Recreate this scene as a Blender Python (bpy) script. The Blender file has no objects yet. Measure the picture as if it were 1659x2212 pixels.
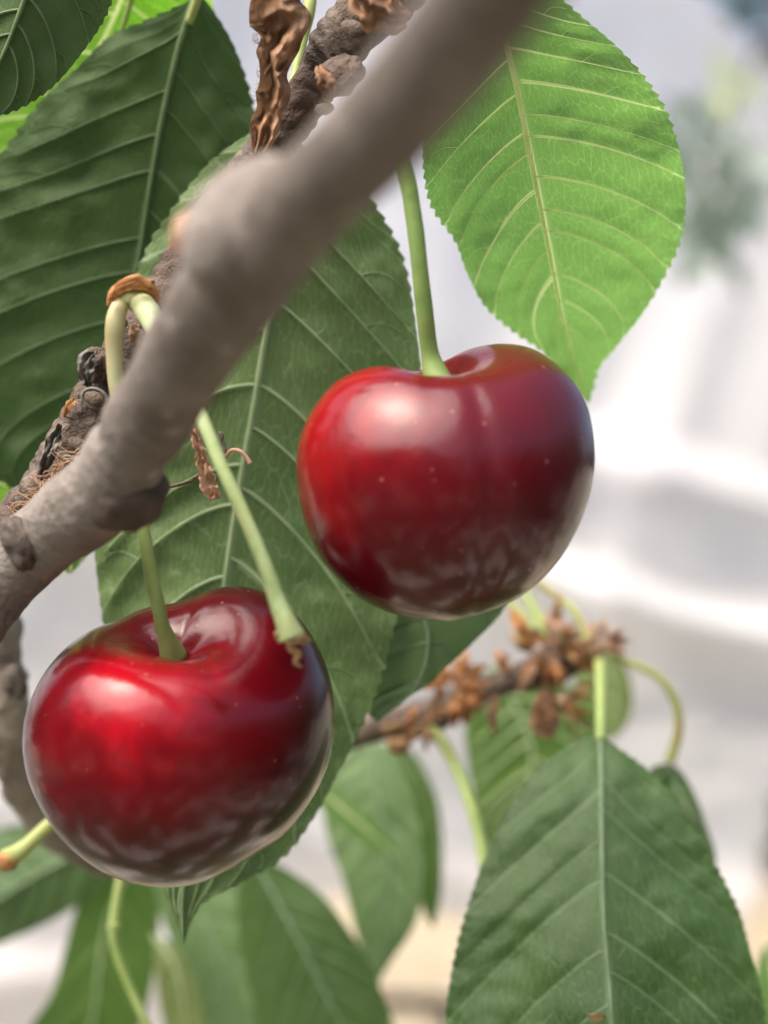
import bpy, math, random
import numpy as np
from mathutils import noise, Vector

# ------------------------------------------------------------------ camera, world, sun, exposure
S = 0.01                 # centimetres to metres
K = 0.0002903            # view slope of one unit of the tracing grid (1659 x 2212)
CAMZ = 1.30
scene = bpy.context.scene
COL = scene.collection

cam_d = bpy.data.cameras.new('camera')
cam = bpy.data.objects.new('camera', cam_d)
COL.objects.link(cam)
scene.camera = cam
cam.location = (0, 0, CAMZ)
cam.rotation_euler = (math.radians(90), 0, 0)
cam_d.sensor_fit = 'VERTICAL'
cam_d.sensor_height = 24
cam_d.lens = 12 / (1106 * K)
cam_d.clip_start = 0.005
cam_d.clip_end = 2000
cam_d.dof.use_dof = True
cam_d.dof.focus_distance = 0.139
cam_d.dof.aperture_fstop = 11.5

SUN_EL, SUN_AZ = 58.0, -128.0       # azimuth measured from +Y (away from the camera) towards +X
w = bpy.data.worlds.new('World')
scene.world = w
w.use_nodes = True
nt = w.node_tree
nt.nodes.clear()
sky = nt.nodes.new('ShaderNodeTexSky')
sky.sky_type = 'NISHITA'
sky.sun_disc = False
sky.sun_elevation = math.radians(SUN_EL)
sky.sun_rotation = math.radians(SUN_AZ)
sky.air_density = 0.6
sky.dust_density = 7.0
sky.ozone_density = 0.0
bg = nt.nodes.new('ShaderNodeBackground')
bg.inputs['Strength'].default_value = 0.15
wo = nt.nodes.new('ShaderNodeOutputWorld')
nt.links.new(sky.outputs[0], bg.inputs[0])
nt.links.new(bg.outputs[0], wo.inputs[0])

sd = bpy.data.lights.new('sun', 'SUN')
sun = bpy.data.objects.new('sun', sd)
COL.objects.link(sun)
sd.energy = 1.5
sd.angle = math.radians(75)
sd.color = (1.0, 0.975, 0.94)
e, a = math.radians(SUN_EL), math.radians(SUN_AZ)
sdir = Vector((math.sin(a) * math.cos(e), math.cos(a) * math.cos(e), math.sin(e)))
sun.rotation_euler = sdir.to_track_quat('Z', 'Y').to_euler()
sun.location = (0, 0, 5)

scene.view_settings.view_transform = 'Standard'
scene.view_settings.look = 'None'
scene.view_settings.exposure = 1.25
scene.view_settings.gamma = 1.0
scene.render.engine = 'CYCLES'
scene.cycles.max_bounces = 8
scene.cycles.transparent_max_bounces = 12
scene.cycles.use_denoising = True

# ------------------------------------------------------------------ helpers
def P(x, y, d):
    """a point given by its place in the tracing grid and its distance in cm"""
    x, y, d = np.asarray(x, float), np.asarray(y, float), np.asarray(d, float)
    return np.stack([(x - 829.5) * K * d * S, d * S + 0 * x, CAMZ - (y - 1106) * K * d * S], -1)

def cr(pts, n, uniform=True):
    """Catmull-Rom through rows of pts, n samples evenly spaced by arc length of the first two columns"""
    p = np.asarray(pts, float)
    if len(p) == 2:
        t = np.linspace(0, 1, n)[:, None]
        return p[0] * (1 - t) + p[1] * t
    q = np.vstack([2 * p[0] - p[1], p, 2 * p[-1] - p[-2]])
    out = []
    for i in range(len(p) - 1):
        t = np.linspace(0, 1, 24, endpoint=False)[:, None]
        a, b, c, d = q[i], q[i + 1], q[i + 2], q[i + 3]
        out.append(0.5 * (2 * b + (c - a) * t + (2 * a - 5 * b + 4 * c - d) * t * t + (3 * b - a - 3 * c + d) * t ** 3))
    out.append(p[-1:])
    o = np.vstack(out)
    L = np.r_[0, np.cumsum(np.linalg.norm(np.diff(o[:, :2], axis=0), axis=1) + 1e-9)]
    s = np.linspace(0, L[-1], n)
    return np.stack([np.interp(s, L, o[:, k]) for k in range(o.shape[1])], 1)

def worigin(o):
    v = Vector((0, 0, 0))
    while o is not None:
        v += o.location
        o = o.parent
    return v

def mk(name, verts, faces, mat, parent=None, uv=None, smooth=True, origin=None):
    verts = np.asarray(verts, float)
    o0 = np.array(origin, float) if origin is not None else verts[0].copy()
    m = bpy.data.meshes.new(name)
    m.from_pydata((verts - o0).tolist(), [], faces)
    if smooth:
        m.polygons.foreach_set('use_smooth', [True] * len(m.polygons))
    if uv is not None:
        idx = np.empty(len(m.loops), dtype=np.int32)
        m.loops.foreach_get('vertex_index', idx)
        for nm, arr in uv.items():
            l = m.uv_layers.new(name=nm)
            l.data.foreach_set('uv', np.asarray(arr, np.float32)[idx].ravel())
    m.materials.append(mat)
    m.update()
    ob = bpy.data.objects.new(name, m)
    COL.objects.link(ob)
    if parent is not None:
        ob.parent = parent
        ob.location = Vector(o0) - worigin(parent)
    else:
        ob.location = Vector(o0)
    return ob

def empty(name, loc, label, cat, group=None):
    o = bpy.data.objects.new(name, None)
    COL.objects.link(o)
    o.location = Vector(loc)
    o.empty_display_size = 0.01
    o['label'] = label
    o['category'] = cat
    if group:
        o['group'] = group
    return o

def tag(o, label=None, cat=None, group=None, kind=None):
    if label: o['label'] = label
    if cat: o['category'] = cat
    if group: o['group'] = group
    if kind: o['kind'] = kind
    return o

def grid_faces(nu, nv, wrap=False, off=0):
    f = []
    m = nv if wrap else nv - 1
    for i in range(nu - 1):
        for j in range(m):
            j2 = (j + 1) % nv
            f.append((off + i * nv + j, off + i * nv + j2, off + (i + 1) * nv + j2, off + (i + 1) * nv + j))
    return f

def tube_geo(pts, rad, ns=12, disp=None, off=0, cap=True):
    """pts Nx3 world metres, rad N metres; disp(i_frac, angle, pos)->relative radius"""
    pts = np.asarray(pts, float); n = len(pts)
    rad = np.broadcast_to(rad, (n,)).astype(float)
    tan = np.gradient(pts, axis=0)
    tan /= np.linalg.norm(tan, axis=1)[:, None] + 1e-12
    up = np.array([0.0, -1.0, 0.02])
    verts = np.zeros((n, ns, 3))
    ang = np.linspace(0, 2 * math.pi, ns, endpoint=False)
    for i in range(n):
        up = up - tan[i] * np.dot(up, tan[i])
        up /= np.linalg.norm(up) + 1e-12
        sx = np.cross(tan[i], up)
        ring = np.cos(ang)[:, None] * up + np.sin(ang)[:, None] * sx
        r = np.full(ns, rad[i])
        if disp is not None:
            r = r * np.array([disp(i / (n - 1), a_, pts[i] + ring[k] * rad[i]) for k, a_ in enumerate(ang)])
        verts[i] = pts[i] + ring * r[:, None]
    v = verts.reshape(-1, 3)
    f = grid_faces(n, ns, True, off)
    if cap:
        v = np.vstack([v, pts[:1], pts[-1:]])
        a0, b0 = off + n * ns, off + n * ns + 1
        for j in range(ns):
            j2 = (j + 1) % ns
            f.append((a0, off + j2, off + j))
            f.append((b0, off + (n - 1) * ns + j, off + (n - 1) * ns + j2))
    return v, f

def tube(name, path, mat, parent=None, n=40, ns=12, disp=None):
    """path rows: (x, y, distance cm, radius in grid px)"""
    c = cr(path, n)
    pts = P(c[:, 0], c[:, 1], c[:, 2])
    rad = c[:, 3] * K * c[:, 2] * S
    v, f = tube_geo(pts, rad, ns, disp)
    L = np.r_[0, np.cumsum(np.linalg.norm(np.diff(pts, axis=0), axis=1))] / S
    A = np.abs(np.linspace(-1, 1, ns, endpoint=False)) * np.pi * np.mean(rad) / S
    uvv = np.stack(np.meshgrid(L, A, indexing='ij'), -1).reshape(-1, 2)
    uvv = np.vstack([uvv, [[0, 0], [L[-1], 0]]])
    return mk(name, v, f, mat, parent, uv={'around': uvv})

def nz(p, sc, seed=0.0):
    return noise.noise(Vector((p[0] * sc + seed, p[1] * sc + seed * 1.7, p[2] * sc - seed)))

def sstep(a, b, x):
    t = np.clip((x - a) / (b - a), 0, 1)
    return t * t * (3 - 2 * t)

# ------------------------------------------------------------------ materials
class N:
    def __init__(s, name):
        s.m = bpy.data.materials.new(name); s.m.use_nodes = True
        s.t = s.m.node_tree; s.t.nodes.clear()
        s.out = s.t.nodes.new('ShaderNodeOutputMaterial')
    def n(s, typ, **kw):
        o = s.t.nodes.new(typ)
        for k, v in kw.items():
            if k.startswith('i_'):
                key = k[2:].replace('_', ' ')
                o.inputs[key].default_value = v
            else:
                setattr(o, k, v)
        return o
    def l(s, a, b): s.t.links.new(a, b)
    def ramp(s, fac, stops, interp='LINEAR'):
        r = s.t.nodes.new('ShaderNodeValToRGB')
        r.color_ramp.interpolation = interp
        el = r.color_ramp.elements
        while len(el) < len(stops): el.new(0.5)
        for e_, (p_, c_) in zip(el, stops):
            e_.position = p_
            e_.color = (*c_, 1) if len(c_) == 3 else c_
        s.l(fac, r.inputs[0])
        return r.outputs[0]
    def mix(s, fac, a, b, mode='MIX'):
        m = s.t.nodes.new('ShaderNodeMix'); m.data_type = 'RGBA'; m.blend_type = mode
        for sock, v in ((m.inputs[0], fac), (m.inputs[6], a), (m.inputs[7], b)):
            if isinstance(v, bpy.types.NodeSocket): s.l(v, sock)
            elif isinstance(v, (int, float)): sock.default_value = v
            else: sock.default_value = (*v, 1)
        return m.outputs[2]
    def math(s, op, a, b=0.0, c=None):
        m = s.t.nodes.new('ShaderNodeMath'); m.operation = op
        for sock, v in zip(m.inputs, (a, b, c)):
            if v is None: continue
            if isinstance(v, bpy.types.NodeSocket): s.l(v, sock)
            else: sock.default_value = v
        return m.outputs[0]
    def noise(s, vec, scale, detail=4, rough=0.55, dist=0.0):
        t = s.n('ShaderNodeTexNoise')
        t.inputs['Scale'].default_value = scale; t.inputs['Detail'].default_value = detail
        t.inputs['Roughness'].default_value = rough; t.inputs['Distortion'].default_value = dist
        if vec is not None: s.l(vec, t.inputs['Vector'])
        return t.outputs['Fac']

def v3(*a): return tuple(a)

def leaf_mat(name, dark, light, vein, tcol, tfac=0.4, rough=0.42, net=0.5, spec=0.35, lane=0.8, lane_t=None):
    N_ = N(name)
    uv = N_.n('ShaderNodeUVMap', uv_map='vein').outputs[0]
    tc = N_.n('ShaderNodeTexCoord').outputs['Object']
    def vor(sx, sy, wv):
        mp = N_.n('ShaderNodeMapping'); mp.inputs['Scale'].default_value = (sx, sy, 1)
        N_.l(uv, mp.inputs[0])
        nn = N_.n('ShaderNodeTexNoise'); nn.inputs['Scale'].default_value = 3.0; nn.inputs['Detail'].default_value = 2
        N_.l(mp.outputs[0], nn.inputs['Vector'])
        add = N_.n('ShaderNodeVectorMath', operation='MULTIPLY_ADD')
        N_.l(nn.outputs['Color'], add.inputs[0]); add.inputs[1].default_value = (0.35, 0.35, 0); N_.l(mp.outputs[0], add.inputs[2])
        v = N_.n('ShaderNodeTexVoronoi', voronoi_dimensions='2D', feature='DISTANCE_TO_EDGE')
        v.inputs['Scale'].default_value = 1.0
        N_.l(add.outputs[0], v.inputs['Vector'])
        return N_.ramp(v.outputs['Distance'], [(0.0, (1, 1, 1)), (wv, (0, 0, 0))], 'EASE')
    n1 = vor(2.3, 21.0, 0.09)
    n2 = vor(8.0, 44.0, 0.13)
    netm = N_.mix(0.35, n1, n2)
    netm = N_.mix(1.0, n1, N_.mix(0.5, (0, 0, 0), n2), 'ADD')
    big = N_.noise(tc, 90, 3)
    small = N_.noise(tc, 900, 3)
    base = N_.mix(N_.ramp(big, [(0.3, (0, 0, 0)), (0.7, (1, 1, 1))]), dark, light)
    base = N_.mix(0.25, base, N_.mix(small, dark, light), 'MIX')
    fac = N_.math('MULTIPLY', netm, net)
    col = N_.mix(fac, base, vein)
    tcm = N_.mix(fac, N_.mix(big, tuple(c * 0.75 for c in tcol), tcol), tuple(min(1, c * 1.5 + 0.05) for c in tcol))
    sx = N_.n('ShaderNodeSeparateXYZ'); N_.l(uv, sx.inputs[0])
    pp = N_.math('PINGPONG', sx.outputs[0], 0.5)
    wd = N_.math('MULTIPLY_ADD', sx.outputs[1], -0.035, 0.055)
    ln = N_.ramp(N_.math('DIVIDE', pp, wd), [(0.6, (1, 1, 1)), (1.0, (0, 0, 0))], 'EASE')
    ml = N_.ramp(sx.outputs[1], [(0.015, (1, 1, 1)), (0.035, (0, 0, 0))], 'EASE')
    lanes = N_.math('MULTIPLY', N_.math('MAXIMUM', ln, ml), lane)
    col = N_.mix(lanes, col, vein)
    tcm = N_.mix(lanes, tcm, lane_t or tuple(min(1, c * 2.2 + 0.1) for c in tcol))
    p = N_.n('ShaderNodeBsdfPrincipled')
    N_.l(col, p.inputs['Base Color'])
    N_.l(N_.math('MULTIPLY_ADD', small, 0.25, rough - 0.1), p.inputs['Roughness'])
    p.inputs['Specular IOR Level'].default_value = spec
    bump = N_.n('ShaderNodeBump'); bump.inputs['Strength'].default_value = 0.45; bump.inputs['Distance'].default_value = 0.00012
    h = N_.math('ADD', netm, N_.math('MULTIPLY', small, 0.5))
    N_.l(h, bump.inputs['Height']); N_.l(bump.outputs[0], p.inputs['Normal'])
    t = N_.n('ShaderNodeBsdfTranslucent'); N_.l(tcm, t.inputs[0])
    mx = N_.n('ShaderNodeMixShader'); mx.inputs[0].default_value = tfac
    N_.l(p.outputs[0], mx.inputs[1]); N_.l(t.outputs[0], mx.inputs[2]); N_.l(mx.outputs[0], N_.out.inputs[0])
    return N_.m

def stem_mat(name, c1, c2, c3=None, rough=0.45, scale=500, tl=0.25, top=None):
    N_ = N(name)
    tc = N_.n('ShaderNodeTexCoord').outputs['Object']
    f = N_.noise(tc, scale, 4)
    g = N_.noise(tc, scale * 0.18, 2)
    col = N_.mix(N_.ramp(f, [(0.35, (0, 0, 0)), (0.65, (1, 1, 1))]), c1, c2)
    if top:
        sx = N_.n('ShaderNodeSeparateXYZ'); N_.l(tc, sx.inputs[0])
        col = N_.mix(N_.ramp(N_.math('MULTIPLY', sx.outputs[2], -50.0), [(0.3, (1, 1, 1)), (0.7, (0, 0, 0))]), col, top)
    if c3: col = N_.mix(N_.ramp(g, [(0.5, (0, 0, 0)), (0.72, (1, 1, 1))]), col, c3)
    p = N_.n('ShaderNodeBsdfPrincipled'); N_.l(col, p.inputs['Base Color'])
    p.inputs['Roughness'].default_value = rough; p.inputs['Specular IOR Level'].default_value = 0.35
    b = N_.n('ShaderNodeBump'); b.inputs['Strength'].default_value = 0.3; b.inputs['Distance'].default_value = 0.0001
    N_.l(f, b.inputs['Height']); N_.l(b.outputs[0], p.inputs['Normal'])
    t = N_.n('ShaderNodeBsdfTranslucent'); N_.l(col, t.inputs[0])
    mx = N_.n('ShaderNodeMixShader'); mx.inputs[0].default_value = tl
    N_.l(p.outputs[0], mx.inputs[1]); N_.l(t.outputs[0], mx.inputs[2]); N_.l(mx.outputs[0], N_.out.inputs[0])
    return N_.m

def bark_mat(name, c1, c2, c3, sc=260, bump=0.6, rough=0.75, dist=0.0006, spots=None):
    N_ = N(name)
    tc = N_.n('ShaderNodeTexCoord').outputs['Object']
    mp = N_.n('ShaderNodeMapping'); N_.l(tc, mp.inputs[0])
    tuv = N_.n('ShaderNodeUVMap', uv_map='around').outputs[0]
    m3 = N_.n('ShaderNodeMapping'); m3.inputs['Scale'].default_value = (9, 1.6, 1); N_.l(tuv, m3.inputs[0])
    band = N_.noise(m3.outputs[0], 1.0, 5, 0.7)
    f = N_.noise(mp.outputs[0], sc, 6, 0.62, 0.4)
    g = N_.noise(mp.outputs[0], sc * 0.3, 3)
    k = N_.noise(mp.outputs[0], sc * 5, 3)
    col = N_.mix(N_.ramp(f, [(0.35, (0, 0, 0)), (0.65, (1, 1, 1))]), c1, c2)
    col = N_.mix(N_.ramp(g, [(0.45, (0, 0, 0)), (0.7, (1, 1, 1))]), col, c3)
    if spots:
        col = N_.mix(N_.ramp(band, [(0.56, (0, 0, 0)), (0.66, (0.7, 0.7, 0.7))]), col, c1)
        col = N_.mix(N_.ramp(band, [(0.34, (0.5, 0.5, 0.5)), (0.42, (0, 0, 0))]), col, spots)
        v = N_.n('ShaderNodeTexVoronoi', feature='F1'); v.inputs['Scale'].default_value = sc * 1.2; v.inputs['Randomness'].default_value = 1
        N_.l(tc, v.inputs['Vector'])
        col = N_.mix(N_.ramp(v.outputs['Distance'], [(0.10, (0.8, 0.8, 0.8)), (0.2, (0, 0, 0))]), col, spots)
    p = N_.n('ShaderNodeBsdfPrincipled'); N_.l(col, p.inputs['Base Color'])
    p.inputs['Roughness'].default_value = rough; p.inputs['Specular IOR Level'].default_value = 0.3
    b = N_.n('ShaderNodeBump'); b.inputs['Strength'].default_value = bump; b.inputs['Distance'].default_value = dist
    N_.l(N_.math('ADD', f, N_.math('MULTIPLY', k, 0.3)), b.inputs['Height']); N_.l(b.outputs[0], p.inputs['Normal'])
    N_.l(p.outputs[0], N_.out.inputs[0])
    return N_.m

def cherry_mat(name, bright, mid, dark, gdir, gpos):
    """pigment, and the lit zone painted on the left cherry, run from bright to dark along gdir (object space, metres), with mottling"""
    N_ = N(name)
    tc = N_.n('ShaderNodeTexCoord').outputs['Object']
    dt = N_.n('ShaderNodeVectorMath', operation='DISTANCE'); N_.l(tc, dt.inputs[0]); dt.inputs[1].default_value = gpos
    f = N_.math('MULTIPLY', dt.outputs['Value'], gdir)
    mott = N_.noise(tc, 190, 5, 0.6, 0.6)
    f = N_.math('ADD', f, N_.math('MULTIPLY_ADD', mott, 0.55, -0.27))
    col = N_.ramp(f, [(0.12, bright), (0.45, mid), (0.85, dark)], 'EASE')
    fine = N_.noise(tc, 1500, 3)
    col = N_.mix(N_.ramp(fine, [(0.55, (0, 0, 0)), (0.8, (0.25, 0.25, 0.25))]), col, dark)
    v = N_.n('ShaderNodeTexVoronoi', feature='F1'); v.inputs['Scale'].default_value = 760; N_.l(tc, v.inputs['Vector'])
    dots = N_.ramp(v.outputs['Distance'], [(0.07, (1, 1, 1)), (0.15, (0, 0, 0))])
    dd = N_.math('MULTIPLY', dots, N_.ramp(v.outputs['Color'], [(0.55, (0, 0, 0)), (0.75, (0.55, 0.55, 0.55))]))
    col = N_.mix(dd, col, (0.36, 0.13, 0.11))
    p = N_.n('ShaderNodeBsdfPrincipled'); N_.l(col, p.inputs['Base Color'])
    p.inputs['Specular IOR Level'].default_value = 0.42
    p.inputs['IOR'].default_value = 1.45
    N_.l(N_.math('MULTIPLY_ADD', N_.noise(tc, 300, 3), 0.14, 0.14), p.inputs['Roughness'])
    p.inputs['Subsurface Weight'].default_value = 0.25
    p.inputs['Subsurface Radius'].default_value = (0.004, 0.0006, 0.0004)
    p.inputs['Subsurface Scale'].default_value = 0.5
    b = N_.n('ShaderNodeBump'); b.inputs['Strength'].default_value = 0.18; b.inputs['Distance'].default_value = 0.0003
    hh = N_.math('ADD', N_.math('MULTIPLY', dd, 0.4), N_.noise(tc, 420, 4))
    N_.l(hh, b.inputs['Height']); N_.l(b.outputs[0], p.inputs['Normal'])
    p.inputs['Coat Weight'].default_value = 0.12
    p.inputs['Coat Roughness'].default_value = 0.12
    N_.l(p.outputs[0], N_.out.inputs[0])
    return N_.m

M_under = leaf_mat('leaf_underside', (0.085, 0.165, 0.05), (0.19, 0.28, 0.09), (0.36, 0.48, 0.26), (0.09, 0.17, 0.05), 0.30, 0.5, 0.42)
M_shade = leaf_mat('leaf_shaded_underside', (0.036, 0.080, 0.018), (0.065, 0.118, 0.030), (0.16, 0.24, 0.11), (0.05, 0.10, 0.03), 0.25, 0.55, 0.14, lane=0.5)  # darker copy of the underside: shade on the left leaf put into its colour
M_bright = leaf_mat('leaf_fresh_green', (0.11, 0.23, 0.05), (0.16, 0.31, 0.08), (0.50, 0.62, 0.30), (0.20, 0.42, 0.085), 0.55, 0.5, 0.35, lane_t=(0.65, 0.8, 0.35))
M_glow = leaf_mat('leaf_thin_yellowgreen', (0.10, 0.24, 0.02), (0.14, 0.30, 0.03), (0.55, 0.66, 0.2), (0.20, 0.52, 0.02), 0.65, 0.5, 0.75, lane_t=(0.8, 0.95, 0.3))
M_top = leaf_mat('leaf_upperside', (0.036, 0.085, 0.018), (0.075, 0.14, 0.03), (0.18, 0.28, 0.12), (0.07, 0.16, 0.03), 0.22, 0.40, 0.36, spec=0.5, lane=0.6)
M_blue = leaf_mat('leaf_glossy_far', (0.095, 0.17, 0.06), (0.15, 0.23, 0.09), (0.18, 0.28, 0.15), (0.08, 0.18, 0.05), 0.25, 0.36, 0.1, spec=0.6, lane=0.4)
M_far = leaf_mat('leaf_far_green', (0.075, 0.145, 0.028), (0.12, 0.21, 0.045), (0.25, 0.35, 0.12), (0.12, 0.25, 0.04), 0.4, 0.5, 0.1, lane=0.5)
M_pale = leaf_mat('leaf_pale_olive', (0.16, 0.20, 0.07), (0.24, 0.28, 0.11), (0.3, 0.36, 0.15), (0.24, 0.36, 0.09), 0.45, 0.5, 0.1)

M_rib = stem_mat('rib_pale_green', (0.38, 0.50, 0.26), (0.48, 0.60, 0.34), tl=0.35)
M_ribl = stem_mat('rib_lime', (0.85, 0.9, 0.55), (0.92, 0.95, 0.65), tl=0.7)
M_ribt = stem_mat('rib_top_grey_green', (0.19, 0.29, 0.15), (0.26, 0.36, 0.20))
M_ribdim = stem_mat('rib_dim_green', (0.13, 0.20, 0.085), (0.175, 0.25, 0.115), tl=0.3)  # ribs darkened along with the leaf whose shade is painted in
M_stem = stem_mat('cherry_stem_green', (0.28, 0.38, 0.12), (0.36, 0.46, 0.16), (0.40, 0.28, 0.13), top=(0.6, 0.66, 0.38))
M_stem2 = stem_mat('cherry_stem_deep_green', (0.20, 0.32, 0.09), (0.27, 0.38, 0.12), (0.24, 0.32, 0.1))
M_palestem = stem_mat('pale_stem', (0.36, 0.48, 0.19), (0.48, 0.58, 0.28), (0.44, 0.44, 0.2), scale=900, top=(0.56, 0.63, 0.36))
M_petiole = stem_mat('petiole_lime', (0.34, 0.46, 0.14), (0.44, 0.55, 0.20), (0.42, 0.42, 0.16), tl=0.3)
M_petbrown = stem_mat('petiole_olive', (0.42, 0.48, 0.14), (0.5, 0.55, 0.2), (0.42, 0.28, 0.12), tl=0.4)
M_tan = stem_mat('stem_scar_tan', (0.34, 0.22, 0.10), (0.45, 0.32, 0.15), (0.25, 0.1, 0.05))
M_bark = bark_mat('smooth_branch_bark', (0.105, 0.085, 0.070), (0.185, 0.157, 0.135), (0.25, 0.22, 0.195), 240, 1.0, dist=0.001, spots=(0.33, 0.29, 0.25))
M_node = bark_mat('branch_node_bark', (0.045, 0.032, 0.025), (0.09, 0.065, 0.05), (0.12, 0.10, 0.085), 400, 0.8)
M_spur = bark_mat('rough_spur_bark', (0.035, 0.025, 0.018), (0.19, 0.15, 0.12), (0.10, 0.065, 0.045), 420, 1.0, 0.7, 0.001)
M_scar = bark_mat('leaf_scar_grey', (0.14, 0.14, 0.11), (0.2, 0.2, 0.16), (0.1, 0.085, 0.07), 500, 0.5)
M_dried = stem_mat('dried_leaf_brown', (0.22, 0.11, 0.055), (0.46, 0.28, 0.17), (0.12, 0.065, 0.03), 0.65, 420, 0.3)
M_scale = stem_mat('dry_bud_scale_orange', (0.48, 0.22, 0.08), (0.62, 0.34, 0.14), (0.32, 0.12, 0.05), 0.6, 300, 0.35)
M_husk = stem_mat('dry_husk_brown', (0.52, 0.32, 0.20), (0.68, 0.48, 0.34), (0.36, 0.19, 0.11), 0.7, 300, 0.45)
M_fibre = stem_mat('bark_fibre', (0.24, 0.14, 0.08), (0.38, 0.24, 0.15), None, 0.7, 800, 0.1)
M_ch1 = cherry_mat('cherry_skin_lit_ruby', (0.35, 0.002, 0.010), (0.12, 0.0015, 0.005), (0.04, 0.003, 0.005), 54, (-0.001, -0.011, 0.006))  # bright centre paints the diffusely lit zone of this cherry over its own red
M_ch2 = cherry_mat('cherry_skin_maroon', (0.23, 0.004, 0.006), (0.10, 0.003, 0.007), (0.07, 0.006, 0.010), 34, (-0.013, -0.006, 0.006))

# ------------------------------------------------------------------ the setting
def ground():
    N_ = N('ground_soil')
    tc = N_.n('ShaderNodeTexCoord').outputs['Object']
    f = N_.noise(tc, 2.3, 6, 0.6); g = N_.noise(tc, 14, 4)
    col = N_.mix(N_.ramp(f, [(0.52, (0, 0, 0)), (0.56, (1, 1, 1))]), (0.06, 0.075, 0.03), (0.66, 0.60, 0.54))
    dt = N_.n('ShaderNodeVectorMath', operation='DISTANCE'); N_.l(tc, dt.inputs[0]); dt.inputs[1].default_value = (0.1, 4.0, 0)
    col = N_.mix(N_.ramp(N_.math('MULTIPLY', dt.outputs['Value'], 0.3), [(0.5, (1, 1, 1)), (0.75, (0, 0, 0))]), col, (0.37, 0.31, 0.21))
    col = N_.mix(N_.ramp(g, [(0.5, (0, 0, 0)), (0.75, (0.4, 0.4, 0.4))]), col, (0.25, 0.22, 0.12))
    p = N_.n('ShaderNodeBsdfPrincipled'); N_.l(col, p.inputs['Base Color']); p.inputs['Roughness'].default_value = 0.95
    b = N_.n('ShaderNodeBump'); b.inputs['Distance'].default_value = 0.03; N_.l(g, b.inputs['Height']); N_.l(b.outputs[0], p.inputs['Normal'])
    N_.l(p.outputs[0], N_.out.inputs[0])
    r = np.concatenate([[0.3], np.geomspace(0.8, 900, 36)])
    an = np.linspace(0, 2 * math.pi, 64, endpoint=False)
    v = []
    for rr in r:
        for q in an:
            x, y = rr * math.cos(q), 4 + rr * math.sin(q)
            v.append((x, y, 0.04 * noise.noise(Vector((x * 0.7, y * 0.7, 0))) if rr < 60 else 0.0))
    f = grid_faces(len(r), 64, True)
    v.append((0, 4, 0)); c = len(v) - 1
    for j in range(64): f.append((c, (j), (j + 1) % 64))
    tag(mk('ground', v, f, N_.m, origin=(0, 0, 0)), kind='structure')
ground()

def net():
    N_ = N('white_orchard_fabric')
    tc = N_.n('ShaderNodeTexCoord').outputs['Object']
    f = N_.noise(tc, 3.0, 4)
    col = N_.mix(f, (0.66, 0.66, 0.685), (0.77, 0.77, 0.79))
    d = N_.n('ShaderNodeBsdfDiffuse'); N_.l(col, d.inputs[0])
    t = N_.n('ShaderNodeBsdfTranslucent'); N_.l(col, t.inputs[0])
    tr = N_.n('ShaderNodeBsdfTransparent')
    m1 = N_.n('ShaderNodeMixShader'); m1.inputs[0].default_value = 0.40
    N_.l(d.outputs[0], m1.inputs[1]); N_.l(t.outputs[0], m1.inputs[2])
    m2 = N_.n('ShaderNodeMixShader'); m2.inputs[0].default_value = 0.16
    N_.l(m1.outputs[0], m2.inputs[1]); N_.l(tr.outputs[0], m2.inputs[2]); N_.l(m2.outputs[0], N_.out.inputs[0])
    xs = np.arange(-2600, 2300, 24.0); ys = np.arange(-1300, 3000, 20.0)
    X, Y = np.meshgrid(xs, ys)
    D = np.full_like(X, 250.0)
    def edge(xk, yk, A, w1=90, w2=330):
        y0 = np.interp(X, xk, yk)
        v = Y - y0
        return -A * sstep(0, w1, v) * (1 - sstep(w1 * 0.7, w2, v))
    D += edge([-2600, 200, 900, 1280, 1659, 2300], [500, 700, 860, 890, 1000, 1250], 11)
    D += edge([-2600, 300, 900, 1230, 1400, 1659, 2300], [900, 1050, 1130, 1160, 1240, 1290, 1350], 20, 80, 350)
    D += edge([-2600, 600, 1300, 1659, 2300], [1300, 1500, 1530, 1570, 1650], 4, 60, 400)
    D += edge([-2600, 0, 600, 1100, 2300], [1500, 1640, 1720, 1850, 1900], 6, 80, 300)
    D += edge([-2600, 0, 600, 1100, 2300], [1900, 2040, 2000, 2100, 2200], 7, 80, 300)
    for i in range(X.shape[0]):
        for j in range(X.shape[1]):
            x, y = X[i, j], Y[i, j]
            D[i, j] += 14 * noise.noise(Vector((x / 700, y / 900, 2.3))) + 7.0 * noise.noise(Vector((x / 230 + y / 600, y / 900, 7.7))) \
                + 1.6 * noise.noise(Vector((x / 420, y / 230 + x / 500, 1.2)))
    V = P(X, Y, D)
    V[..., 2] = np.maximum(V[..., 2], 0.012 + 0.02 * (np.sin(X / 90) + 1) * (V[..., 2] < 0.02))
    nu, nv = X.shape
    rightedge = lambda y: np.interp(y, [-1300, -60, 0, 130, 400, 1000, 1650, 1900, 2050, 2300, 3000], [700, 1470, 1530, 1665, 1850, 1900, 1700, 1640, 1590, 1560, 1500])
    hem = lambda x: np.interp(x, [-2600, -400, 300, 560, 700, 900, 1000, 1300, 2300], [2600, 2500, 2260, 2080, 1930, 1960, 1990, 2010, 2050])
    F = []
    for i in range(nu - 1):
        for j in range(nv - 1):
            xc, yc = X[i, j] + 12, Y[i, j] + 10
            if xc > rightedge(yc) or yc > hem(xc): continue
            F.append((i * nv + j, i * nv + j + 1, (i + 1) * nv + j + 1, (i + 1) * nv + j))
    o = mk('fabric_sheet', V.reshape(-1, 3), F, N_.m, origin=(0, 2.5, 0))
    tag(o, 'white translucent protective fabric sheet hanging in soft folds behind the cherries', 'fabric sheet')
net()

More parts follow.
